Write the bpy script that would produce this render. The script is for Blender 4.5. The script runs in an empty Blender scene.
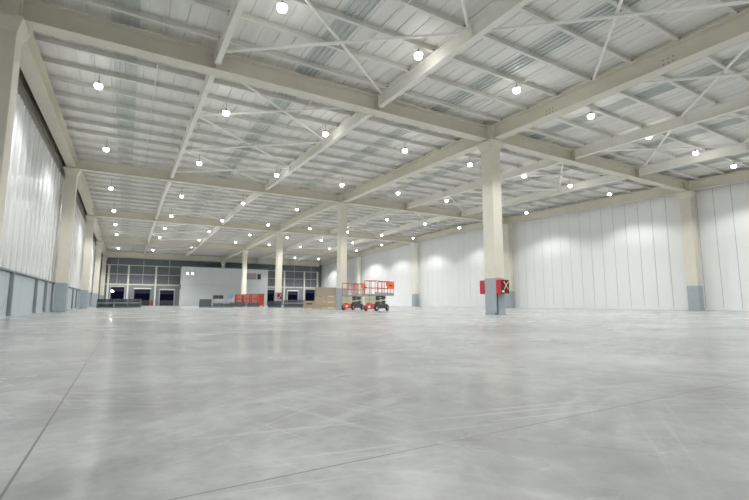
import bpy, bmesh, math, random
from mathutils import Vector, Matrix
random.seed(7)
scene = bpy.context.scene
COL = scene.collection

# ------------------------------------------------------------------ layout
XL, X1, XR = -3.1, 14.12, 32.03           # column lines
D, Y0 = 15.62, 13.81                      # bay length, first cross girder
ROW = [Y0 + k * D for k in range(5)]
YB = 77.0                                 # back wall
YF = -10.0                                # wall behind the camera
WL, WR = -3.5, 32.62                      # side wall faces
SEC = [2.08, 8.10, 20.05, 26.06]          # secondary beams
BAND = 1.58
KN = [(-16, -.60), (Y0, 0.0), (ROW[1], .30), (Y0 + 1.5 * D, .50), (ROW[2], .30), (ROW[3], -.08), (ROW[4], -.22), (90, -.35)]
def zr(y):
    for (a, za), (b, zb) in zip(KN, KN[1:]):
        if y <= b:
            return za + (zb - za) * (y - a) / (b - a)
    return KN[-1][1]
GB, GT = 7.86, 8.49                       # girder underside / top at row 0
SB = 8.03                                 # secondary underside
PB, PT = 8.50, 8.69                       # purlin
DK = 8.70                                 # deck underside

# ------------------------------------------------------------------ materials
def mat(name, color, rough=.5, metal=0.0, spec=.5, noise=0.0, nscale=4.0, emit=0.0, bump=0.0, stretch=None):
    m = bpy.data.materials.new(name); m.use_nodes = True
    nt = m.node_tree; b = nt.nodes['Principled BSDF']
    b.inputs['Roughness'].default_value = rough
    b.inputs['Metallic'].default_value = metal
    b.inputs['Specular IOR Level'].default_value = spec
    c = (*color, 1)
    b.inputs['Base Color'].default_value = c
    if noise or bump:
        tc = nt.nodes.new('ShaderNodeTexCoord'); nz = nt.nodes.new('ShaderNodeTexNoise')
        nz.inputs['Scale'].default_value = nscale; nz.inputs['Detail'].default_value = 5
        mp = nt.nodes.new('ShaderNodeMapping')
        if stretch: mp.inputs['Scale'].default_value = stretch
        nt.links.new(tc.outputs['Object'], mp.inputs[0]); nt.links.new(mp.outputs[0], nz.inputs['Vector'])
        if noise:
            r = nt.nodes.new('ShaderNodeValToRGB')
            r.color_ramp.elements[0].position = .3; r.color_ramp.elements[1].position = .7
            r.color_ramp.elements[0].color = tuple(x * (1 - noise) for x in color) + (1,)
            r.color_ramp.elements[1].color = tuple(min(1, x * (1 + noise * .6)) for x in color) + (1,)
            nt.links.new(nz.outputs['Fac'], r.inputs[0]); nt.links.new(r.outputs[0], b.inputs['Base Color'])
        if bump:
            bp = nt.nodes.new('ShaderNodeBump'); bp.inputs['Strength'].default_value = bump
            nt.links.new(nz.outputs['Fac'], bp.inputs['Height']); nt.links.new(bp.outputs[0], b.inputs['Normal'])
    if emit:
        b.inputs['Emission Color'].default_value = c; b.inputs['Emission Strength'].default_value = emit
    return m
M = {}
M['cream'] = mat('cream_steel', (.70, .67, .56), .45, noise=.05, nscale=1.5)
M['white_steel'] = mat('white_steel', (.83, .815, .745), .45, noise=.03)
M['rod'] = mat('white_rod', (.90, .89, .85), .4)
M['deck'] = mat('roof_deck', (.80, .79, .75), .5, noise=.10, nscale=.8, stretch=(3, .3, 1))
M['purlin'] = mat('purlin_steel', (.74, .735, .68), .45, noise=.05)
M['rooflight'] = mat('rooflight_sheet', (.56, .59, .555), .3, noise=.14, nscale=1.3, stretch=(6, .5, 1))
M['panel'] = mat('white_wall_panel', (.85, .86, .855), .22, noise=.03, nscale=.35, stretch=(1, 1, .2))
M['poly'] = mat('ribbed_polycarbonate', (.80, .815, .82), .16, spec=.8, noise=.03, nscale=1.6, stretch=(1, 1.5, .12))
M['groove'] = mat('panel_joint', (.20, .20, .20), .6)
M['band'] = mat('grey_blue_paint', (.33, .39, .42), .45, noise=.06)
M['dado'] = mat('grey_dado_panel', (.50, .555, .585), .4, noise=.05, nscale=.9)
M['dado_post'] = mat('dark_grey_post', (.20, .235, .25), .5)
M['eave'] = mat('dark_eave_sheet', (.20, .19, .155), .6)
M['slate'] = mat('slate_cladding', (.15, .175, .195), .5, noise=.12, nscale=1.0)
M['slate_low'] = mat('grey_dock_wall', (.22, .25, .27), .5, noise=.15, nscale=1.2)
M['office'] = mat('office_cladding', (.74, .79, .81), .4, noise=.03, nscale=.5)
M['red'] = mat('red_paint', (.52, .02, .025), .4)
M['darkred'] = mat('dark_red_glass', (.12, .008, .012), .15)
M['white'] = mat('white_paint', (.85, .85, .83), .5)
M['orange'] = mat('orange_paint', (.88, .12, .018), .4)
M['redor'] = mat('red_orange_steel', (.58, .065, .022), .45, noise=.1, nscale=6)
M['rackred'] = mat('rust_red_steel', (.42, .045, .02), .5, noise=.15, nscale=6)
M['rail'] = mat('red_orange_rail', (.50, .055, .022), .45)
M['tan'] = mat('tan_steel', (.55, .50, .30), .5, noise=.1, nscale=5)
M['black'] = mat('black_rubber', (.018, .018, .02), .7)
M['dark'] = mat('dark_machine_grey', (.03, .032, .034), .5)
M['grey'] = mat('mid_grey_steel', (.28, .29, .30), .45)
M['alu'] = mat('brushed_aluminium', (.62, .63, .64), .35, metal=.7)
M['wood'] = mat('pale_timber', (.50, .38, .23), .7, noise=.25, nscale=5, stretch=(.4, 6, 8))
M['board'] = mat('fibreboard', (.40, .33, .25), .75, noise=.15, nscale=5, stretch=(1, 1, 8))
M['wrap'] = mat('dark_stretch_wrap', (.032, .042, .046), .3, noise=.45, nscale=3.2, stretch=(.6, .6, 3), bump=.35)
M['slab'] = mat('slate_tile', (.055, .066, .07), .5, noise=.4, nscale=6, stretch=(.5, .5, 8))
M['blue'] = mat('blue_plastic', (.16, .27, .42), .4)
M['navy'] = mat('navy_shutter', (.008, .009, .028), .4)
M['pink'] = mat('faded_pink_notice', (.47, .36, .38), .6, noise=.2, nscale=6)
M['glass'] = mat('dark_window_glass', (.05, .06, .06), .08, spec=.8)
M['asphalt'] = mat('night_asphalt', (.05, .05, .055), .9, noise=.2)
M['lens'] = mat('glowing_lens', (1.0, .985, .95), .3, emit=16)
M['panel_lamp'] = mat('glowing_wall_lamp', (1.0, .99, .95), .3, emit=6)
M['yard'] = mat('glowing_yard_lamp', (1.0, .95, .75), .3, emit=45)

def floor_material():
    m = bpy.data.materials.new('polished_concrete'); m.use_nodes = True
    nt = m.node_tree; N = nt.nodes.new; L = nt.links.new; b = nt.nodes['Principled BSDF']
    tc = N('ShaderNodeTexCoord')
    def noise(scale, detail, st=(1, 1, 1), rot=0.0, rough=.55, dist=0.0):
        m0 = N('ShaderNodeMapping'); m0.inputs['Rotation'].default_value = (0, 0, rot); m0.inputs['Location'].default_value = (rot * 37, scale * 11, 0)
        mp = N('ShaderNodeMapping'); mp.inputs['Scale'].default_value = st; L(m0.outputs[0], mp.inputs[0])
        n = N('ShaderNodeTexNoise'); n.inputs['Scale'].default_value = scale; n.inputs['Detail'].default_value = detail
        n.inputs['Roughness'].default_value = rough; n.inputs['Distortion'].default_value = dist
        L(tc.outputs['Object'], m0.inputs[0]); L(mp.outputs[0], n.inputs['Vector']); return n.outputs['Fac']
    def ramp(f, p0, p1, c0, c1):
        r = N('ShaderNodeValToRGB'); r.color_ramp.elements[0].position = p0; r.color_ramp.elements[1].position = p1
        r.color_ramp.elements[0].color = (*c0, 1); r.color_ramp.elements[1].color = (*c1, 1); L(f, r.inputs[0]); return r.outputs[0]
    def mix(kind, a, c, fac=1.0):
        x = N('ShaderNodeMix'); x.data_type = 'RGBA'; x.blend_type = kind
        if isinstance(fac, float): x.inputs[0].default_value = fac
        else: L(fac, x.inputs[0])
        L(a, x.inputs[6])
        if isinstance(c, tuple): x.inputs[7].default_value = (*c, 1)
        else: L(c, x.inputs[7])
        return x.outputs[2]
    base = ramp(noise(.35, 6, rough=.6, dist=.3), .40, .60, FLOOR_A, FLOOR_B)
    for sc, lo, hi, a in ((1.1, .40, .58, .74), (3.6, .39, .60, .74), (14, .36, .64, .84)):
        base = mix('MULTIPLY', base, ramp(noise(sc, 9, rough=.68, dist=.3), lo, hi, (a, a, a), (1.0, 1.0, 1.0)))
    # pale trowel smears and fine scratches: short stretched noise in several directions, each only in patches
    for sc, st, rot, p0, w, a, g in ((2.0, (.5, 2.2, 1), .95, .50, .20, .55, .5), (2.4, (.4, 2.4, 1), -.35, .52, .18, .50, .7),
                                     (4.0, (.22, 7.0, 1), .62, .57, .10, .34, .9), (3.6, (.20, 8.0, 1), -.62, .58, .09, .32, .8),
                                     (2.6, (.20, 11.0, 1), .18, .585, .07, .52, .6), (3.0, (.22, 9.0, 1), 1.25, .585, .07, .30, 1.1)):
        k = ramp(noise(sc, 3, st, rot, .55, .35), p0, p0 + w, (0, 0, 0), (a, a, a))
        gate = ramp(noise(g, 3, (1, 1, 1), rot * 3 + 1, .5), .50, .60, (0, 0, 0), (1, 1, 1))
        base = mix('MIX', base, SCUFF, mix('MULTIPLY', k, gate))
    # saw-cut joints on a real grid in the slab
    sx = N('ShaderNodeSeparateXYZ'); L(tc.outputs['Object'], sx.inputs[0])
    masks = []
    for out, off, w in (('X', .26, .0042), ('Y', -1.33, .0032)):
        ad = N('ShaderNodeMath'); ad.operation = 'ADD'; L(sx.outputs[out], ad.inputs[0]); ad.inputs[1].default_value = off
        wr = N('ShaderNodeMath'); wr.operation = 'PINGPONG'; L(ad.outputs[0], wr.inputs[0]); wr.inputs[1].default_value = 7.81
        lt = N('ShaderNodeMath'); lt.operation = 'LESS_THAN'; L(wr.outputs[0], lt.inputs[0]); lt.inputs[1].default_value = w
        masks.append(lt.outputs[0])
    mx = N('ShaderNodeMath'); mx.operation = 'MAXIMUM'; L(masks[0], mx.inputs[0]); L(masks[1], mx.inputs[1])
    fm = N('ShaderNodeMath'); fm.operation = 'MULTIPLY'; L(mx.outputs[0], fm.inputs[0]); fm.inputs[1].default_value = .92
    base = mix('MIX', base, (.05, .05, .048), fm.outputs[0])
    L(base, b.inputs['Base Color'])
    rr = ramp(noise(.8, 6, (1, 1.6, 1), .3, .65, .7), .3, .72, (.32, .32, .32), (.42, .42, .42))
    L(rr, b.inputs['Roughness'])
    b.inputs['Specular IOR Level'].default_value = .8
    b.inputs['Coat Weight'].default_value = .65
    L(ramp(noise(.6, 5, (1, 1.4, 1), .5, .6), .38, .62, (.15, .15, .15), (.30, .30, .30)), b.inputs['Coat Roughness'])
    bp = N('ShaderNodeBump'); bp.inputs['Strength'].default_value = .012; bp.inputs['Distance'].default_value = .05
    L(noise(5, 3), bp.inputs['Height']); L(bp.outputs[0], b.inputs['Normal'])
    return m
FLOOR_A, FLOOR_B = (.295, .31, .322), (.43, .445, .444)
SCUFF = (.45, .462, .462)
M['floor'] = floor_material()

# ------------------------------------------------------------------ mesh helpers
class MB:
    def __init__(s): s.bm = bmesh.new(); s.mi = 0
    def face(s, vs):
        f = s.bm.faces.new(vs); f.material_index = s.mi; return f
    def box(s, x0, x1, y0, y1, z0, z1):
        v = [s.bm.verts.new(p) for p in ((x0, y0, z0), (x1, y0, z0), (x1, y1, z0), (x0, y1, z0), (x0, y0, z1), (x1, y0, z1), (x1, y1, z1), (x0, y1, z1))]
        for q in ((3, 2, 1, 0), (4, 5, 6, 7), (0, 1, 5, 4), (1, 2, 6, 5), (2, 3, 7, 6), (3, 0, 4, 7)): s.face([v[i] for i in q])
        return s
    def taper(s, a, b, z0, z1):               # a, b = (x0,x1,y0,y1) rectangles
        v = [s.bm.verts.new(p) for p in ((a[0], a[2], z0), (a[1], a[2], z0), (a[1], a[3], z0), (a[0], a[3], z0), (b[0], b[2], z1), (b[1], b[2], z1), (b[1], b[3], z1), (b[0], b[3], z1))]
        for q in ((3, 2, 1, 0), (4, 5, 6, 7), (0, 1, 5, 4), (1, 2, 6, 5), (2, 3, 7, 6), (3, 0, 4, 7)): s.face([v[i] for i in q])
        return s
    def tube(s, p, q, r, n=8):
        p, q = Vector(p), Vector(q); d = (q - p).normalized()
        u = d.orthogonal().normalized(); w = d.cross(u)
        ra = []; rb = []
        for i in range(n):
            a = 2 * math.pi * i / n; o = (u * math.cos(a) + w * math.sin(a)) * r
            ra.append(s.bm.verts.new(p + o)); rb.append(s.bm.verts.new(q + o))
        for i in range(n): s.face([ra[i], ra[(i + 1) % n], rb[(i + 1) % n], rb[i]])
        s.face(ra[::-1]); s.face(rb); return s
    def bar(s, p, q, w, h):                   # rectangular bar, h roughly along z
        p, q = Vector(p), Vector(q); d = (q - p).normalized()
        side = d.cross(Vector((0, 0, 1)))
        side = side.normalized() if side.length > 1e-4 else Vector((1, 0, 0))
        up = side.cross(d)
        def ring(c): return [s.bm.verts.new(c + side * a * w / 2 + up * b * h / 2) for a, b in ((-1, -1), (1, -1), (1, 1), (-1, 1))]
        A, B = ring(p), ring(q)
        for i in range(4): s.face([A[i], A[(i + 1) % 4], B[(i + 1) % 4], B[i]])
        s.face(A[::-1]); s.face(B); return s
    def lathe(s, prof, n=16, cx=0, cy=0, axis='z'):
        rings = []
        for r, z in prof:
            ring = []
            for i in range(n):
                a = 2 * math.pi * i / n
                if axis == 'z': c = (cx + r * math.cos(a), cy + r * math.sin(a), z)
                else: c = (z, cx + r * math.cos(a), cy + r * math.sin(a))
                ring.append(s.bm.verts.new(c))
            rings.append(ring)
        for A, B in zip(rings, rings[1:]):
            for i in range(n): s.face([A[i], A[(i + 1) % n], B[(i + 1) % n], B[i]])
        s.face(rings[0][::-1]); s.face(rings[-1]); return s
    def sweep_y(s, prof, stations, closed=True):   # prof [(x,z)], stations [(y, dz)]
        rings = [[s.bm.verts.new((x, y, z + dz)) for x, z in prof] for y, dz in stations]
        n = len(prof)
        for A, B in zip(rings, rings[1:]):
            for i in range(n if closed else n - 1): s.face([A[i], A[(i + 1) % n], B[(i + 1) % n], B[i]])
        if closed: s.face(rings[0][::-1]); s.face(rings[-1])
        return s
    def sweep_x(s, prof, x0, x1):                   # prof [(y,z)]
        A = [s.bm.verts.new((x0, y, z)) for y, z in prof]; B = [s.bm.verts.new((x1, y, z)) for y, z in prof]
        n = len(prof)
        for i in range(n): s.face([A[i], A[(i + 1) % n], B[(i + 1) % n], B[i]])
        s.face(A[::-1]); s.face(B); return s
    def build(s, name, mats, parent=None, bevel=0.0, smooth=False):
        bmesh.ops.recalc_face_normals(s.bm, faces=s.bm.faces)
        me = bpy.data.meshes.new(name); s.bm.to_mesh(me); s.bm.free()
        for m in (mats if isinstance(mats, (list, tuple)) else [mats]): me.materials.append(m)
        if smooth:
            for p in me.polygons: p.use_smooth = True
        o = bpy.data.objects.new(name, me); COL.objects.link(o)
        if parent: o.parent = parent
        if bevel:
            bv = o.modifiers.new('bevel', 'BEVEL'); bv.width = bevel; bv.segments = 2; bv.limit_method = 'ANGLE'
        return o

def empty(name, label, cat, loc=(0, 0, 0), rz=0.0, group=None):
    o = bpy.data.objects.new(name, None); o.empty_display_size = .2; COL.objects.link(o)
    o.location = loc; o.rotation_euler = (0, 0, rz)
    return tag(o, label, cat, group)
def tag(o, label, cat, group=None, kind='thing'):
    o['label'] = label; o['category'] = cat; o['kind'] = kind
    if group: o['group'] = group
    return o
def struct(o):
    o['kind'] = 'structure'; return o
def copy_tree(o, parent=None):
    c = o.copy(); COL.objects.link(c)
    if parent: c.parent = parent
    for ch in list(o.children): copy_tree(ch, c)
    return c
def i_prof(c, zb, zt, w, tf, tw):             # I section outline in (horizontal, z)
    return [(c - w/2, zb), (c + w/2, zb), (c + w/2, zb + tf), (c + tw/2, zb + tf), (c + tw/2, zt - tf), (c + w/2, zt - tf),
            (c + w/2, zt), (c - w/2, zt), (c - w/2, zt - tf), (c - tw/2, zt - tf), (c - tw/2, zb + tf), (c - w/2, zb + tf)]
def stations(y0, y1):
    ys = [y0] + [k[0] for k in KN if y0 < k[0] < y1] + [y1]
    return [(y, zr(y)) for y in ys]
ORD = ['first', 'second', 'third', 'fourth', 'fifth', 'sixth', 'seventh', 'eighth', 'ninth', 'tenth', 'eleventh', 'twelfth']
GN = ['front', 'second', 'third', 'fourth', 'rearmost']   # cross girders counted away from the camera

# ================================================================== SETTING
o = struct(MB().box(-3.9, 33.0, YF - .2, YB + .4, -.25, 0).build('floor', M['floor']))

# corrugated roof deck (ribs run along the hall)
mb = MB(); prof = []
x = -3.9
while x < 33.0:
    prof += [(x, DK), (x + .44, DK), (x + .455, DK + .035), (x + .485, DK + .035)]
    x += .50
prof.append((x, DK))
st = [(y, zr(y)) for y in [YF - .2] + [k[0] for k in KN if YF < k[0] < YB] + [YB + .4]]
mb.sweep_y(prof, st, closed=False)
top = [(-3.9, DK + .20), (x, DK + .20)]
mb.sweep_y(top, st, closed=False)
struct(mb.build('ceiling', M['deck']))

# translucent rooflight strips in the middle of every third of the roof
RL = [-.48, 5.10, 11.05, 17.10, 23.07, 29.05]
for i, c in enumerate(RL):
    p = []
    for k in range(4):
        a = c - .36 + k * .18
        p += [(a, DK - .006), (a + .13, DK - .006), (a + .14, DK - .05), (a + .172, DK - .05)]
    p.append((c + .36, DK - .006))
    mb = MB(); mb.sweep_y(p, [(y, zr(y)) for y in [1.5] + [k[0] for k in KN if 2 < k[0] < 76] + [76.2]], closed=False)
    struct(mb.build('window_%d' % (i + 1), M['rooflight']))

# right wall: vertical sandwich panels with open joints
mb = MB(); mb.mi = 0
y = YF - .355; pw = .955
while y < YB + .3:
    y2 = min(y + pw - .026, YB + .35)
    mb.box(WR, WR + .08, y, y2, .16, 8.95)
    y += pw
mb.mi = 1; mb.box(WR + .02, WR + .28, YF, YB + .4, 0, 9.3)
struct(mb.build('wall_right', [M['panel'], M['groove']]))
mb = MB(); mb.box(WR - .05, WR + .019, YF, YB, 0, .10); mb.box(WR - .02, WR + .019, YF, YB, .10, .155)
struct(mb.build('baseboard_right', M['panel'], bevel=.01))

# left wall: grey dado below, ribbed polycarbonate above, dark eave strip on top
mb = MB(); mb.mi = 0
mb.box(WL - .30, WL - .04, YF, YB + .4, 0, 1.56)
y = YF
while y < YB:
    mb.box(WL - .039, WL - .002, y + .012, min(y + 2.6, YB) - .012, .03, 1.54); y += 2.6
mb.mi = 1
ribs = []
y = YF; pts = []
while y < YB:
    pts += [(WL, y), (WL - .012, y + .34), (WL, y + .68), (WL - .05, y + .72), (WL - .05, y + .92)]
    y += .96
pts.append((WL, YB))
A = [mb.bm.verts.new((px, py, 1.64)) for px, py in pts]; B = [mb.bm.verts.new((px, py, 7.42 + zr(py) * .6)) for px, py in pts]
for i in range(len(pts) - 1): mb.face([A[i], A[i + 1], B[i + 1], B[i]])
mb.mi = 2; mb.box(WL - .30, WL - .06, YF, YB + .4, 1.56, 9.3)
mb.box(WL - .059, WL - .006, YF, YB, 7.95, 9.0)
struct(mb.build('wall_left', [M['dado'], M['poly'], M['eave']]))
mb = MB(); mb.box(WL - .05, WL + .06, YF, YB, 1.565, 1.635)
struct(mb.build('trim_1', M['dado_post'], bevel=.008))
mb = MB(); mb.box(WL, WL + .05, YF, YB, 0, .06)
struct(mb.build('baseboard_left', M['dado']))

# wall behind the camera
struct(MB().box(-3.9, 33, YF - .2, YF, 0, 9.2).build('wall_front', M['panel']))

# back wall: grey dock wall with openings, slate cladding above
OPEN = [(-2.0, -.22, .0, 2.85), (1.15, 3.35, .0, 2.55), (4.75, 6.80, .0, 2.45), (21.7, 23.40, .0, 2.75), (25.95, 27.9, .0, 2.55), (29.42, 31.3, .0, 2.90)]
mb = MB(); mb.mi = 0
xs = [-3.5] + [v for a in OPEN for v in a[:2]] + [32.62]
for i in range(0, len(xs), 2): mb.box(xs[i], xs[i + 1], YB, YB + .3, 0, 3.2)
for a in OPEN: mb.box(a[0], a[1], YB, YB + .3, a[3], 3.2)
mb.mi = 1
mb.box(-3.5, 32.62, YB + .1, YB + .3, 3.2, 9.1)
x = -3.5
while x < 32.6:
    mb.taper((x, x + .22, YB + .02, YB + .099), (x, x + .22, YB + .02, YB + .099), 3.2, 9.0); x += .34
struct(mb.build('wall_back', [M['slate_low'], M['slate']]))
# night outside
struct(MB().box(-30, 60, YB + .45, YB + 45, -.4, -.3).build('exterior_ground', M['asphalt']))

# ================================================================== COLUMNS
CW, CD = .54, .66
def column(x, y, k, side, label, group):
    paint = M['white_steel'] if side == 'R' and k >= 2 else M['cream']
    zt = GT + zr(y) - .005
    r = empty('column', label, 'column', (x, y, 0), 0, group)
    w, d = CW / 2, CD / 2
    MB().box(-w, w, -d, d, BAND, zt).build('shaft', paint, r, bevel=.018)
    g = MB().box(-w - .006, w + .006, -d - .006, d + .006, .012, BAND).build('painted_band', M['band'], r, bevel=.015)
    g['label'] = 'grey blue painted lower band'
    MB().box(-w - .06, w + .06, -d - .06, d + .06, .002, .012).build('base_plate', M['band'], r)
    zb = (GB + zr(y) if k < 4 else 7.34) - .016
    mb = MB()
    a, b = (-w - .008, w + .008, -d - .008, d + .008), (-w - .12, w + .12, -d - .12, d + .12)
    mb.taper(a, b, zb - .42, zb - .10); mb.box(b[0], b[1], b[2], b[3], zb - .10, zb - .012)
    mb.build('capital', paint, r, bevel=.012)
    return r
for k, y in enumerate(ROW):
    column(XL, y, k, 'L', 'cream steel column standing against the left wall at the %s cross girder' % GN[k], 'columns along the left wall')
    column(X1, y, k, 'C', 'free-standing cream steel column with grey foot under the %s cross girder' % GN[k], 'free-standing columns in the middle of the hall')
    if k < 4: column(XR, y, k, 'R', 'cream steel column standing against the white right wall at the %s cross girder' % GN[k], 'columns along the right wall')

# ================================================================== GIRDERS
for k, y in enumerate(ROW):
    dz = zr(y)
    zb, zt = (GB + dz, GT + dz) if k < 4 else (7.34, GT + dz)
    for bay, (xa, xb) in enumerate(((XL + CW / 2 + .012, X1 - CW / 2 - .012), (X1 + CW / 2 + .012, XR - CW / 2 - .012))):
        r = empty('cross_girder', 'deep cream cross girder, %s across the hall, %s of the middle columns' % (GN[k], ('left', 'right')[bay]), 'girder', ((xa + xb) / 2, y, zb), 0, 'cross girders under the roof')
        h = zt - zb; L = (xb - xa) / 2
        mb = MB(); mb.sweep_x(i_prof(0, 0, h, .46, .03, .03), -L, L); mb.build('girder_beam', M['cream'], r)
        for xx in (SEC[:2] if bay == 0 else SEC[2:]):
            for s in (-1, 1): MB().box(xx - (xa + xb) / 2 - .012, xx - (xa + xb) / 2 + .012, min(s * .018, s * .25), max(s * .018, s * .25), .04, h - .04).build('stiffener_plate', M['cream'], r)
        for ex in (-L, L - .03): MB().box(ex, ex + .03, -.28, .28, -.004, h).build('end_plate', M['cream'], r)
LN = {XL: ('against the left wall', 'left wall'), X1: ('over the free-standing columns', 'middle'), XR: ('against the right wall', 'right wall')}
def bay_words(b):
    return 'before the front cross girder' if b < 0 else 'between %s and %s cross girders' % (GN[b], GN[b + 1])
for xc in (XL, X1, XR):
    for b in range(-1, 4):
        if b < 0 and xc == XL: continue
        ya = ROW[b] + CD / 2 + .012 if b >= 0 else -1.8
        yb = ROW[b + 1] - CD / 2 - .012
        r = empty('longitudinal_girder', 'cream lengthwise girder %s, %s' % (LN[xc][0], bay_words(b)), 'girder', (xc, ya, 0), 0, 'longitudinal girders along the hall')
        mb = MB(); mb.sweep_y(i_prof(0, GB, GT, .46, .03, .03), [(yy - ya, dz) for yy, dz in stations(ya, yb)]); mb.build('girder_beam', M['cream'], r)
        for yy in (ya, yb - .03): MB().box(-.26, .26, yy - ya, yy - ya + .03, GB + .001 + zr(yy), GT + zr(yy)).build('end_plate', M['cream'], r)
        if xc == X1 and b < 0:
            mb = MB()
            for cy in (10.4, 6.1):
                for i in range(3):
                    for j in range(2):
                        mb.lathe([(.018, -.035), (.018, -.016)], 6, cy - ya + i * .14, GB + .18 + j * .14 + zr(cy), axis='x')
            q = mb.build('bolt_head', M['dark'], r); q['kind'] = 'stuff'

# secondary beams along the hall at the third points
for i, xc in enumerate(SEC):
    for b in range(-1, 4):
        ya = ROW[b] + .285 if b >= 0 else -1.8
        yb = ROW[b + 1] - .285
        r = empty('ceiling_beam', 'slim cream roof beam, %s from left wall, %s' % (ORD[i], bay_words(b)), 'roof beam', (xc, ya, 0), 0, 'slim roof beams along the hall')
        w = .17 if xc < 3 else .20
        MB().sweep_y(i_prof(0, SB, GT, w, .022, .014), [(yy - ya, dz) for yy, dz in stations(ya, yb)]).build('beam', M['white_steel'], r)
        for f in (1/3, 2/3):
            yy = ya + (yb - ya) * f
            for s in (-1, 1): MB().box(min(s * .008, s * .085), max(s * .008, s * .085), yy - ya - .01, yy - ya + .01, SB + .025 + zr(yy), GT - .025 + zr(yy)).build('stiffener_plate', M['white_steel'], r)
        for yy in (ya, yb - .02): MB().box(-.12, .12, yy - ya, yy - ya + .02, SB - .03 + zr(yy), GT - .005 + zr(yy)).build('end_plate', M['white_steel'], r)

# ================================================================== PURLINS
def purlin_mesh(L):
    me = MB(); t = .018; h = PT - PB
    # lipped C section open to the near side, running along x
    me.sweep_x([(-.085, 0), (.012, 0), (.012, h), (-.05, h), (-.05, h - .012), (-.03, h - .012), (-.03, .012), (-.073, .012), (-.073, .04), (-.085, .04)], 0, L)
    return me
NP = 11
bays_x = ((XL + .05, X1 - .04), (X1 + .04, XR - .05))
proto = {}
for b in range(-1, 4):
    for i in range(NP):
        if b < 0:
            y = Y0 - .80 - i * D / NP
            if y < 2.4: continue
            where = '%s before the front cross girder' % ORD[i]
        else:
            y = ROW[b] + (i + .5) * D / NP
            where = '%s behind the %s cross girder' % (ORD[i], GN[b])
        for s, (xa, xb) in enumerate(bays_x):
            lab = 'thin roof purlin, %s, %s of the free-standing columns' % (where, ('left', 'right')[s])
            if s not in proto:
                r = empty('roof_purlin', lab, 'purlin', (xa, y, PB + zr(y)), 0, 'roof purlins across the hall')
                purlin_mesh(xb - xa).build('purlin_beam', M['purlin'], r)
                ends = [xa] + (SEC[:2] if s == 0 else SEC[2:]) + [xb]
                for p, q in zip(ends, ends[1:]):
                    c = (p + q) / 2 + .95 - xa
                    mb = MB(); mb.tube((c, .02, .06), (c, D / NP - .10, .06), .02, 6); mb.build('sag_rod', M['purlin'], r)
                    mb = MB(); mb.box(q - xa - .10, q - xa - .04, -.075, .011, -.003, .10) if q < xb else mb.box(q - xa - .06, q - xa - .005, -.075, .011, -.003, .12)
                    mb.build('cleat', M['dado_post'], r)
                proto[s] = r
            else:
                c = copy_tree(proto[s]); c.location = (xa, y, PB + zr(y)); c['label'] = lab

# ================================================================== CROSS BRACES
def brace(xa, xb, ya, yb, label):
    ym = (ya + yb) / 2
    r = empty('cross_brace', label, 'roof brace', ((xa + xb) / 2, ym, 0), 0, 'diagonal roof braces')
    hx, hy = (xb - xa) / 2 - .14, (yb - ya) / 2
    za, zb = 8.445 + zr(ya), 8.445 + zr(yb)
    MB().tube((-hx, -hy, za), (hx, hy, zb), .046, 8).build('brace_rod', M['rod'], r)
    d = .10
    MB().tube((-hx, hy, zb - d), (hx, -hy, za - d), .046, 8).build('brace_rod', M['rod'], r)
    zc = (za + zb) / 2
    MB().box(-.09, .09, -.09, .09, zc - .055, zc - .045).build('gusset_plate', M['white_steel'], r)
for b in range(-1, 4):
    ya = ROW[b] if b >= 0 else Y0 - D
    for j in range(3):
        y0, y1 = ya + j * D / 3 + (.55 if j == 0 else .12), ya + (j + 1) * D / 3 - (.55 if j == 2 else .12)
        if b < 0 and j == 0: continue
        if b == 2 and j == 2: y0 += .8
        pos = ['third', 'second', 'first'][j] + ' before the front cross girder' if b < 0 else ORD[j] + ' behind the %s cross girder' % GN[b]
        brace(SEC[0], SEC[1], y0, y1, 'crossed roof rods %s, left of the free-standing columns' % pos)
        brace(SEC[2], SEC[3], y0, y1, 'crossed roof rods %s, right of the free-standing columns' % pos)
        if b < 0 and j == 1:
            brace(SEC[1], X1 - .16, y0, y1, 'crossed roof rods joining the front middle girder on its left side')
            brace(X1 + .16, SEC[2], y0, y1, 'crossed roof rods joining the front middle girder on its right side')

# ================================================================== LAMPS
LX = [-1.29 + 4.385 * i for i in range(8)]
LY = [10.2, 17.45, 24.8, 33.4, 41.65, 48.95, 56.25, 63.7, 70.9]
LZ = 8.20
E_SPOT, E_FILL = 640.0, 5.0
spot = bpy.data.lights.new('lamp_beam', 'SPOT'); spot.energy = E_SPOT; spot.spot_size = math.radians(132); spot.spot_blend = .40
spot.shadow_soft_size = .14; spot.color = (1.0, 1.0, .985)
fill = bpy.data.lights.new('deck_fill', 'POINT'); fill.energy = E_FILL; fill.shadow_soft_size = .2; fill.color = (1.0, 1.0, .985)  # added fill light below each lamp, lifts the roof deck
back = spot.copy(); back.energy = E_SPOT * .6
mid = spot.copy(); mid.energy = E_SPOT * 1.2
far = spot.copy(); far.energy = E_SPOT * 1.8
lamp0 = {}
def hang(rod_len):
    return MB().tube((0, 0, .17), (0, 0, .17 + rod_len), .012, 6)
def lamp(x, y, label):
    if not lamp0:
        r = empty('high_bay_lamp', label, 'ceiling lamp', (x, y, LZ), 0, 'lit high-bay lamps under the roof')
        MB().lathe([(.03, .17), (.04, .15), (.04, .075), (.07, .06)], 14).build('housing', M['grey'], r, smooth=False)
        MB().lathe([(.07, .062), (.135, .04), (.15, .02), (.14, .02), (.09, .035)], 18).build('reflector', M['alu'], r)
        MB().lathe([(.105, .018), (.126, -.02), (.126, -.055), (.104, -.098), (.062, -.122), (.02, -.130)], 18).build('lens', M['lens'], r, smooth=True)
        lamp0['r'] = r
    else:
        r = copy_tree(lamp0['r']); r.location = (x, y, LZ); r['label'] = label
    return r
def add_light(data, name, loc, parent=None):
    o = bpy.data.objects.new(name, data); COL.objects.link(o); o.location = loc
    if parent: o.parent = parent
    return o
lamps = []
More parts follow.
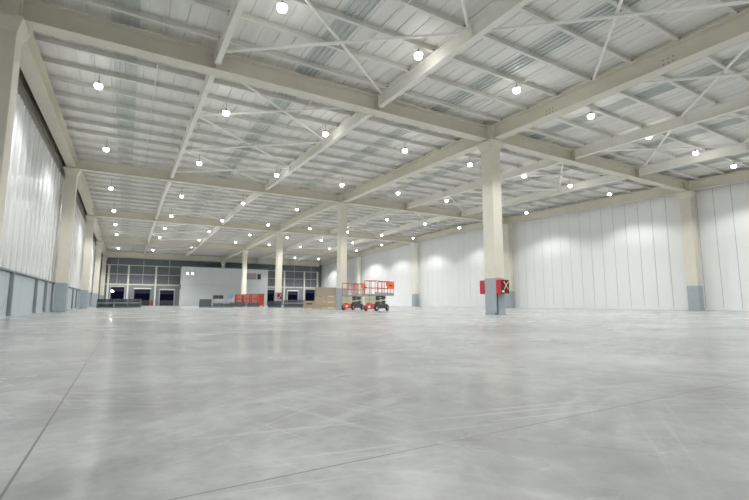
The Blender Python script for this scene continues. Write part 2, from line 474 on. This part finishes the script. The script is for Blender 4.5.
for j, y in enumerate(LY):
    for i, x in enumerate(LX):
        if j == 7 and i != 2: continue
        if j == 8 and i in (2, 3, 4, 5): continue
        if j == 0 and i == 0: continue
        lamps.append((i, j, lamp(x, y, 'glowing high-bay lamp, %s from the left wall in the %s lamp row from the front' % (ORD[i], ORD[j]))))
for i, j, r in lamps:
    top = PB + zr(LY[j]) + .02
    hang(max(.02, top - LZ - .17)).build('hanging_rod', M['dado_post'], r)
for i, j, r in lamps:
    add_light(far if j >= 6 else mid if j >= 4 else spot, 'lamp_beam', (0, 0, -.16), r); add_light(fill, 'deck_fill', (0, 0, -.45), r)
for y in (2.9, -4.4):                       # lamps out of the photo's frame, over and behind the camera
    for x in LX:
        add_light(back, 'lamp_beam', (x, y, LZ - .16)); add_light(fill, 'deck_fill', (x, y, LZ - .45))

# ================================================================== LEFT WALL POSTS
n = 0
def wall_post(y, label):
    r = empty('wall_post', label, 'post', (WL, y, 0), 0, 'dark posts on the left dado')
    MB().box(.001, .10, -.09, .09, .062, 1.56).build('post_shaft', M['dado_post'], r, bevel=.008)
    MB().box(.001, .13, -.13, .13, .061, .08).build('foot_plate', M['dado_post'], r)
for k in range(4):
    for j, f in enumerate((5.4, 10.2, 12.9)):
        wall_post(ROW[k] + f, 'dark grey post on the left dado, %s behind the %s wall column' % (ORD[j], GN[k]))

# ================================================================== BACK WALL FRAME
YP = YB - .16
def post(x, h, label):
    r = empty('wind_post', label, 'post', (x, YP, 0), 0, 'white posts on the slate back wall')
    MB().sweep_x([(0, 0)] * 0 or [(-.11, .01), (.11, .01), (.11, h), (-.11, h)], -.13, .13).build('post_shaft', M['white_steel'], r, bevel=.01)
    MB().box(-.2, .2, -.15, .15, .001, .0095).build('base_plate', M['white_steel'], r)
post(-2.42, 6.2, 'white steel post on slate back wall beside the left corner')
post(.20, 6.25, 'white steel post on slate back wall behind the dark pallet stacks')
post(4.02, 6.35, 'white steel post on slate back wall between the two open dock doors')
post(25.18, 6.35, 'white steel post on slate back wall right of the office block')
post(29.05, 6.35, 'white steel post on slate back wall between two right dock doors')
post(31.72, 6.35, 'white steel post on slate back wall in the right corner')
def rail(x0, x1, z, h, d, label, m, name='wall_girt'):
    r = MB().box(x0, x1, YB - .045 - d, YB - .002, z - h / 2, z + h / 2).build(name, m, bevel=.008)
    tag(r, label, 'wall rail', 'horizontal rails on the back wall')
for x0, x1, where in ((-3.35, 7.5, 'left of the office block'), (21.7, 31.95, 'right of the office block')):
    rail(x0, x1, 6.28, .10, .0, 'thin white rail, topmost on the slate back wall %s' % where, M['white_steel'])
    rail(x0, x1, 4.86, .09, .0, 'thin white rail half way up the slate back wall %s' % where, M['white_steel'])
    rail(x0, x1, 3.28, .24, .0, 'thick cream rail over the dock doors %s' % where, M['cream'])
n = 0
for x in (-1.3, 2.2, 5.9, 27.1, 30.4):
    r = MB().tube((x, YB - .078, 3.42), (x, YB - .078, 7.3), .026, 6).build('stay_rod', M['white_steel'])  # upright stay rods of the back wall frame
    tag(r, 'thin white upright rod above the %s' % ('leftmost dock door', 'second dock door from the left', 'third dock door from the left', 'dock door behind the dark stack', 'rightmost dock door')[n], 'rod', 'upright rods on the back wall'); n += 1
# dock door gear: header box, jambs, levelling plate
for i, a in enumerate(OPEN):
    w = ('leftmost', 'second', 'third', 'fourth', 'fifth', 'sixth')[i]
    r = empty('dock_door', '%s open dock door %s' % ('dark', ('behind the dark stacks in the left corner', 'with white header just left of the middle back post', 'with white header beside the office block', 'beside the right end of the office block', 'with white header behind the dark stack', 'in the right corner behind the timber')[i]), 'dock door', ((a[0] + a[1]) / 2, YB, 0), 0, 'open dock doors in the back wall')
    hw = (a[1] - a[0]) / 2
    MB().box(-hw - .12, hw + .12, -.14, -.003, a[3] + .03, a[3] + .22).build('shutter_box', M['white'] if i in (1, 2, 4) else M['dado'], r, bevel=.01)
    for s in (-1, 1):
        xx = s * (hw + .07)
        MB().box(xx - .06, xx + .06, -.06, -.003, .01, a[3]).build('jamb', M['dado_post'] if i % 2 else M['dado'], r)
    mb = MB()
    for q in range(4): mb.box(-hw + .01, hw - .01, .16, .19, a[3] - .02 - .15 * (q + 1), a[3] - .03 - .15 * q)
    mb.build('rolled_curtain', M['navy'], r)
    MB().box(-hw + .02, hw - .02, .12, .2, .01, .85 if i in (1, 2) else .5).build('levelling_plate', M['dark'] if i in (1, 2) else M['navy'], r)
# yard lamp outside
r = empty('yard_lamp', 'lit yard lamp outside seen through the leftmost dock door', 'street lamp', (-1.95, 83.0, -.3))
MB().tube((0, 0, .0), (0, 0, 2.6), .05, 8).build('pole', M['dark'], r)
MB().lathe([(.05, 2.55), (.2, 2.62), (.26, 2.75), (.2, 2.9), (.05, 2.96)], 12).build('lamp_head', M['yard'], r, smooth=True)
# small reddish barrel-like cart between the doors
r = empty('fire_extinguisher', 'red fire extinguisher on the dock wall beside a white post', 'extinguisher', (3.64, YB - .32, 0))
MB().lathe([(.05, .18), (.14, .2), (.14, .75), (.10, .86), (.04, .9)], 12).build('cylinder', M['rackred'], r, smooth=True)
MB().box(-.05, .05, -.04, .04, .9, 1.0).build('valve', M['black'], r)
MB().box(-.18, .18, -.16, .16, .002, .18).build('stand', M['rackred'], r)

# ================================================================== OFFICE BLOCK
OX0, OX1, OY, OZ = 7.52, 21.26, 74.0, 6.10
r = empty('office_block', 'pale grey blue office block standing against the back wall', 'office block', ((OX0 + OX1) / 2, OY, 0))
cx = (OX0 + OX1) / 2
MB().box(OX0 - cx, OX1 - cx, 0, 1.80, .002, 3.34).build('lower_cladding', M['office'], r)
MB().box(OX0 - cx, OX1 - cx, 0, 1.80, 3.36, OZ).build('upper_cladding', M['office'], r)
MB().box(OX0 - cx - .015, OX1 - cx + .015, -.02, 1.81, OZ, OZ + .09).build('roof_cap', M['dado'], r)
for s in (OX0 - cx - .02, OX1 - cx - .06): MB().box(s, s + .08, -.02, .06, .002, OZ - .01).build('corner_trim', M['white_steel'], r)
w = MB().box(19.38 - cx, 20.12 - cx, -.05, -.002, 4.37, 5.45).build('window', M['dado'], r)
MB().box(19.47 - cx, 20.03 - cx, -.06, -.051, 4.46, 5.36).build('pane', M['glass'], w)
MB().box(OX0 - cx - .10, OX0 - cx - .003, .25, .9, 2.6, 3.3).build('cable_box', M['dado_post'], r)
mb = MB()
for yy in (.45, .75, 1.2): mb.tube((OX0 - cx - .05, yy, .02), (OX0 - cx - .05, yy, 2.58 if yy < 1 else 6.0), .03, 6)
mb.build('conduit', M['white_steel'], r)
r = empty('notice_board', 'faded pink notice board on the office block beside its small window', 'notice board', (18.46, OY - .004, 4.94))
MB().box(-.80, .80, -.03, -.001, -.50, .50).build('board', M['pink'], r)
mb = MB()
for a, b, c, d in ((-.84, .84, .5, .54), (-.84, .84, -.54, -.5), (-.84, -.8, -.5, .5), (.8, .84, -.5, .5)): mb.box(a, b, -.04, -.001, c, d)
mb.build('frame', M['dado'], r)
for x, w in ((8.34, 'left'), (9.08, 'right')):
    r = empty('wall_floodlight', 'small square white floodlight on the office block, %s one of the pair' % w, 'wall lamp', (x, OY - .002, 5.07), 0, 'pair of floodlights on the office block')
    MB().box(-.19, .19, -.10, -.001, -.19, .19).build('housing', M['white'], r, bevel=.01)
    MB().box(-.16, .16, -.108, -.101, -.16, .16).build('lens', M['panel_lamp'], r)

# ================================================================== FIRE HOSE CABINETS
def hose_cabinet(x, y, facing, label):        # facing -1: towards camera (-y)
    r = empty('fire_hose_cabinet', label, 'fire hose cabinet', (x, y, .89), 0, 'red fire hose cabinets on columns')
    d = .28
    ya, yb = (-d, -.001) if facing < 0 else (.001, d)
    MB().box(-.25, .25, ya, yb, 0, .61).build('cabinet_body', M['red'], r, bevel=.012)
    f = ya if facing < 0 else yb
    s = facing
    def slab(x0, x1, z0, z1, t0, t1): 
        return MB().box(x0, x1, min(f + s * t0, f + s * t1), max(f + s * t0, f + s * t1), z0, z1)
    dr = slab(-.225, .235, .03, .58, .002, .012).build('door', M['darkred'], r)
    mb = MB()
    c = .05
    for sg in (-1, 1): mb.bar((c - .13, f + s * .017, .36 - sg * .17), (c + .13, f + s * .017, .36 + sg * .17), .004, .024)
    mb.build('cross_mark', M['white'], dr)
    slab(-.20, -.07, .06, .14, .013, .018).build('label_plate', M['white'], dr)
    return r
cf = CD / 2 + .008
hose_cabinet(X1 - .02, ROW[0] - cf, -1, 'red fire hose cabinet on the near face of the nearest free-standing column')
hose_cabinet(X1 - .05, ROW[0] + cf, 1, 'red fire hose cabinet on the far face of the nearest free-standing column')
hose_cabinet(X1 + .02, ROW[2] - cf, -1, 'red fire hose cabinet on the free-standing column behind the dark stacks')
r = empty('hose_pipe', 'dark riser pipe running down the nearest free-standing column below its cabinet', 'pipe', (X1 - .24, ROW[0] - cf - .04, 0))
MB().tube((0, 0, .06), (0, 0, .885), .022, 8).build('riser', M['dark'], r)
MB().tube((0, 0, .05), (-.18, -.02, .05), .03, 8).build('foot_elbow', M['dark'], r)

# ================================================================== SCISSOR LIFTS
def scissor_lift(loc, head, label, Lp=2.85):
    r = empty('scissor_lift', label, 'scissor lift', loc, math.pi / 2 - head, 'parked orange scissor lifts')
    # local x = along the machine (away from the near end), y = across
    Lc, W = 1.9, .80
    mb = MB(); mb.box(.0, Lc, -W / 2 + .10, W / 2 - .10, .14, .40); ch = mb.build('chassis', M['dark'], r, bevel=.02)
    MB().box(-.06, .10, -W / 2 + .10, W / 2 - .10, .12, .42).build('end_bumper', M['redor'], r, bevel=.03)
    MB().box(-.075, -.062, -.07, .07, .2, .32).build('warning_plate', M['white'], r)
    mb = MB(); mb.box(.2, Lc - .15, -W / 2 + .02, -W / 2 + .095, .22, .44); mb.box(.2, Lc - .15, W / 2 - .095, W / 2 - .02, .22, .44)
    mb.build('side_tray', M['dark'], r, bevel=.015)
    for x in (.14, Lc - .16):
        for s in (-1, 1):
            y = s * (W / 2 - .05)
            q = MB().lathe([(.02, -.055), (.165, -.06), (.19, -.035), (.19, .035), (.165, .06), (.02, .055)], 16, axis='x').build('wheel', M['black'], r)
            q.rotation_euler = (0, 0, math.pi / 2); q.location = (x, y, .192)
            h = MB().lathe([(.07, -.06), (.07, .06)], 10, axis='x').build('hub', M['alu'], q)
    # folded scissor stack
    for lv in range(4):
        z0 = .46 + lv * .125
        for s in (-1, 1):
            y = s * .26
            MB().bar((.12, y, z0), (Lc - .15, y, z0 + .10), .05, .075).build('scissor_arm', M['tan'] if lv == 1 else M['dark'], r)
            MB().bar((.12, y - s * .07, z0 + .10), (Lc - .15, y - s * .07, z0), .05, .075).build('scissor_arm', M['dark'], r)
    MB().box(-.02, .06, -.36, .36, .46, .92).build('end_panel', M['tan'], r, bevel=.02)
    mb = MB(); mb.box(-.035, -.021, -.02, .02, .5, .9); mb.box(-.035, -.021, -.33, .33, .68, .71); mb.build('panel_rib', M['grey'], r)
    zp = .93
    mb = MB(); mb.box(-.05, 1.85, -.38, .38, zp, zp + .09); mb.box(1.85, Lp, -.35, .35, zp + .02, zp + .10)
    mb.build('platform', M['grey'], r, bevel=.01)
    z1, zt = zp + .10, zp + 1.02
    def rails(x0, x1, w, ht, name):
        mb = MB(); R = .019
        for s in (-1, 1):
            mb.tube((x0, s * w, zp + ht), (x1, s * w, zp + ht), R); mb.tube((x0, s * w, zp + ht * .52), (x1, s * w, zp + ht * .52), R * .8)
            for f in (0, .5, 1): mb.tube((x0 + (x1 - x0) * f, s * w, zp + .09), (x0 + (x1 - x0) * f, s * w, zp + ht), R)
        for xx in (x0, x1):
            mb.tube((xx, -w, zp + ht), (xx, w, zp + ht), R); mb.tube((xx, -w, zp + ht * .52), (xx, w, zp + ht * .52), R * .8)
        mb.tube((x0, 0, zp + .09), (x0, 0, zp + ht), R)
        g = mb.build(name, M['rail'], r)
        MB().box(x0 + .03, x1 - .03, -w - .004, -w + .004, zp + .105, zp + .20).build('toe_board', M['grey'], g)
        return g
    rails(-.02, 1.80, .36, .90, 'guard_rail')
    q = rails(1.86, Lp - .03, .33, .94, 'extension_rail')
    MB().box(1.75, Lp + .0, -.375, -.345, zp + .46, zp + .94).build('orange_panel', M['orange'], r, bevel=.01)
    MB().box(2.0, 2.5, -.382, -.376, zp + .64, zp + .72).build('panel_lettering', M['dark'], r)
    mb = MB(); mb.box(1.45, 1.72, -.52, -.40, zp + .62, zp + .9); mb.build('control_box', M['orange'], r, bevel=.02)
    return r
scissor_lift((12.76, 22.65, 0), math.radians(56), 'orange railed scissor lift with solid orange side panel, nearer of the two')
scissor_lift((13.10, 26.40, 0), math.radians(52), 'orange railed scissor lift beside the column, partly hidden by the nearer lift', 2.3)

# ================================================================== STACKS ON THE FLOOR
def pallet(mbp, w, d, z0, h=.12):
    for k in (-1, 0, 1): mbp.box(-w / 2, w / 2, k * (d / 2 - .05) - .05, k * (d / 2 - .05) + .05, z0 + .001, z0 + h - .03)
    n = max(3, int(d / .16))
    for i in range(n):
        y = -d / 2 + (i + .5) * d / n
        mbp.box(-w / 2, w / 2, y - .055, y + .055, z0 + h - .03, z0 + h)
    return mbp
def stack(x, y, rz, w, d, h, layers, label, m, name='wrapped_pallet_stack', cat='pallet stack', group='dark stacks on the floor'):
    r = empty(name, label, cat, (x, y, 0), rz, group)
    z = 0.0; lh = h / layers
    for l in range(layers):
        pallet(MB(), w, d, z).build('pallet', M['dado_post'] if m in (M['wrap'], M['slab']) else M['wood'], r)
        n = 4; bh = (lh - .13) / n
        mb = MB()
        for i in range(n):
            j = random.uniform(-.02, .02)
            mb.box(-w / 2 + .02 + j, w / 2 - .02 + j, -d / 2 + .02 - j, d / 2 - .02 - j, z + .122 + i * bh, z + .122 + (i + 1) * bh - .012)
        mb.build('load', m, r, bevel=.012)
        if m is M['wrap']:
            mb = MB()
            for k in (-.25, .25): mb.box(w * k - .025, w * k + .025, -d / 2 - .012, d / 2 + .012, z + .123, z + lh - .004)
            mb.build('strap', M['slab'], r)
        z += lh
    return r
# left corner group
stack(-1.52, 46.6, -.1, 1.34, 1.1, .84, 2, 'dark wrapped pallet stack nearest the left wall columns', M['wrap'])
stack(-.24, 45.3, -.1, 1.0, 1.1, .84, 2, 'dark wrapped pallet stack, middle one of three by the left corner', M['wrap'])
stack(.80, 48.2, -.1, 1.10, 1.1, .86, 2, 'dark wrapped pallet stack with pale streaks, rightmost of three by the left corner', M['wrap'])
# centre-left group
stack(6.86, 45.1, -.3, 1.05, 1.0, .85, 1, 'dark slate stack at the left end of the group before the office', M['slab'])
stack(7.98, 44.75, -.3, .95, 1.0, .46, 1, 'low dark slate stack under the small black boxes', M['slab'])
stack(8.98, 44.5, -.3, .90, 1.0, .44, 1, 'low dark slate stack under the blue crate', M['slab'])
stack(10.35, 46.9, -.25, 1.62, 1.0, .56, 1, 'low dark stack before the red racks, on its left half', M['slab'])
stack(12.0, 46.9, -.25, 1.30, 1.0, .50, 1, 'low dark stack before the red racks, on its right half', M['slab'])
def crate(x, y, z, w, d, h, label, m, name='storage_crate', cat='crate', group=None):
    r = empty(name, label, cat, (x, y, z), .03, group)
    mb = MB(); mb.box(-w/2, w/2, -d/2, d/2, .001, .03)
    t = .025
    for a in ((-w/2, w/2, -d/2, -d/2 + t), (-w/2, w/2, d/2 - t, d/2), (-w/2, -w/2 + t, -d/2 + t, d/2 - t), (w/2 - t, w/2, -d/2 + t, d/2 - t)): mb.box(*a, .03, h)
    mb.build('crate_body', m, r)
    mb = MB()
    for a in ((-w/2 - .015, w/2 + .015, -d/2 - .015, -d/2 - .001), (-w/2 - .015, w/2 + .015, d/2 + .001, d/2 + .015)): mb.box(*a, h - .07, h)
    for q in (-.33, 0, .33): mb.box(w * q - .015, w * q + .015, -d/2 - .012, -d/2 - .001, .03, h - .07)
    mb.build('rim', m, r)
    return r
def stand(x, y, z0, w, d, h, label):
    r = empty('steel_stand', label, 'stand', (x, y, z0), .03)
    mb = MB()
    for sx in (-1, 1):
        for sy in (-1, 1): mb.box(sx * (w/2 - .03) - .025, sx * (w/2 - .03) + .025, sy * (d/2 - .03) - .025, sy * (d/2 - .03) + .025, .001, h - .05)
    mb.build('leg', M['dado'], r); MB().box(-w/2, w/2, -d/2, d/2, h - .05, h).build('stand_top', M['dado'], r); return r
stand(7.98, 44.75, .46, .90, .7, .40, 'light grey low stand on the dark slate stack')
crate(7.72, 44.8, .86, .44, .5, .36, 'black box on the grey stand, left of the pair', M['dark'], 'tool_case', 'box', 'black boxes on the grey stand')
crate(8.22, 44.7, .86, .34, .5, .36, 'black box on the grey stand, right of the pair', M['dark'], 'tool_case', 'box', 'black boxes on the grey stand')
stand(9.05, 44.5, .44, .52, .6, .46, 'light grey stand carrying the blue crate')
crate(9.05, 44.5, .90, .44, .5, .34, 'blue crate on the stand left of the red racks', M['blue'])
# red steel racks
def red_rack(x, y, w, h, label, solid=False):
    r = empty('steel_rack', label, 'steel rack', (x, y, 0), -.30, 'red steel racks before the office')
    d = .8
    for sx in (-1, 1):
        for sy in (-1, 1):
            MB().box(sx * (w/2 - .035) - .035, sx * (w/2 - .035) + .035, sy * (d/2 - .035) - .035, sy * (d/2 - .035) + .035, .002, h).build('upright', M['rackred'], r)
    mb = MB()
    for z in (.15, h * .62, h - .09):
        for sy in (-1, 1): mb.box(-w/2 + .07, w/2 - .07, sy * (d/2 - .03) - .02, sy * (d/2 - .03) + .02, z, z + .08)
        for sx in (-1, 1): mb.box(sx * (w/2 - .03) - .02, sx * (w/2 - .03) + .02, -d/2 + .07, d/2 - .07, z, z + .08)
    mb.build('rail', M['rackred'], r)
    mb = MB(); n = 5
    for i in range(n):
        xx = -w/2 + .12 + (w - .24) * i / (n - 1)
        ww = .045 if not solid else w / n / 2 - .002
        mb.box(xx - ww, xx + ww, -d/2 + .055, -d/2 + .085, .24, h - .10) if solid else mb.box(xx - ww, xx + ww, d/2 - .09, d/2 - .055, .24, h - .10)
    mb.build('infill_bar', M['rackred'], r)
    mb = MB(); mb.box(-w/2 + .06, w/2 - .06, -d/2 + .1, d/2 - .1, .235, .26); mb.build('tray', M['rackred'], r)
    return r
red_rack(10.98, 49.4, .78, 1.40, 'red steel rack, leftmost of the red row before the office')
red_rack(11.78, 49.15, .78, 1.44, 'red steel rack, second from left of the red row before the office')
red_rack(12.58, 48.9, .78, 1.46, 'red steel rack, third from left of the red row before the office')
red_rack(13.30, 48.65, .64, 1.50, 'solid fronted red rack at the right end of the red row', True)
# dark stacks before the free-standing column
stack(12.85, 42.0, -.3, 1.32, 1.1, .66, 1, 'low dark stack before the column with the red hose cabinet', M['wrap'])
stack(14.15, 40.0, -.3, 2.0, 1.0, .76, 2, 'two-layer dark slate stack left of the timber', M['slab'])
# timber
def timber(x, y, rz, w, d, tiers, label, name='timber_stack'):
    r = empty(name, label, 'timber stack', (x, y, 0), rz, 'timber stacks beside the column')
    z = .0
    for (h, n, m) in tiers:
        mb = MB()
        for k in (-.4, 0, .4): mb.box(w * k - .05, w * k + .05, -d/2, d/2, z + .002, z + .085)
        mb.build('bearer', M['wood'], r)
        z += .087
        mb = MB(); bh = (h - .087) / n
        for i in range(n):
            j = random.uniform(-.03, .03)
            nb = 5
            for q in range(nb):
                y0 = -d/2 + q * d / nb
                jj = j + random.uniform(-.03, .03)
                mb.box(-w/2 + jj, w/2 + jj, y0 + .006, y0 + d / nb - .006, z + i * bh, z + (i + 1) * bh - .006)
        mb.build('boards', m, r)
        z += h - .087
    return r
timber(13.0, 32.3, -.4, 1.53, .9, [(.36, 4, M['wood']), (.28, 3, M['wood'])], 'low pale timber stack left of the tall board stack')
timber(15.35, 35.0, -.35, 1.95, 1.0, [(.48, 5, M['wood']), (.52, 6, M['wood']), (.82, 8, M['board'])], 'tall stack of boards on timber behind the free-standing column')

# ================================================================== WORLD, CAMERA
w = bpy.data.worlds.new('night'); scene.world = w; w.use_nodes = True
bg = w.node_tree.nodes['Background']; bg.inputs[0].default_value = (.0045, .005, .016, 1); bg.inputs[1].default_value = .6

cam = bpy.data.cameras.new('camera'); co = bpy.data.objects.new('camera', cam); COL.objects.link(co)
cam.sensor_width = 36; cam.lens = 428.5765 / 749 * 36; cam.clip_end = 400; cam.clip_start = .05
co.location = (0, 0, .5245); co.rotation_euler = (math.pi / 2 + .1215, 0, -.5238)
scene.camera = co
scene.view_settings.view_transform = 'Standard'; scene.view_settings.look = 'None'
scene.view_settings.exposure = 0.22; scene.view_settings.gamma = 1.10
scene.cycles.max_bounces = 9; scene.cycles.diffuse_bounces = 7; scene.cycles.glossy_bounces = 3
scene.cycles.sample_clamp_indirect = 6.0
scene.cycles.use_denoising = True
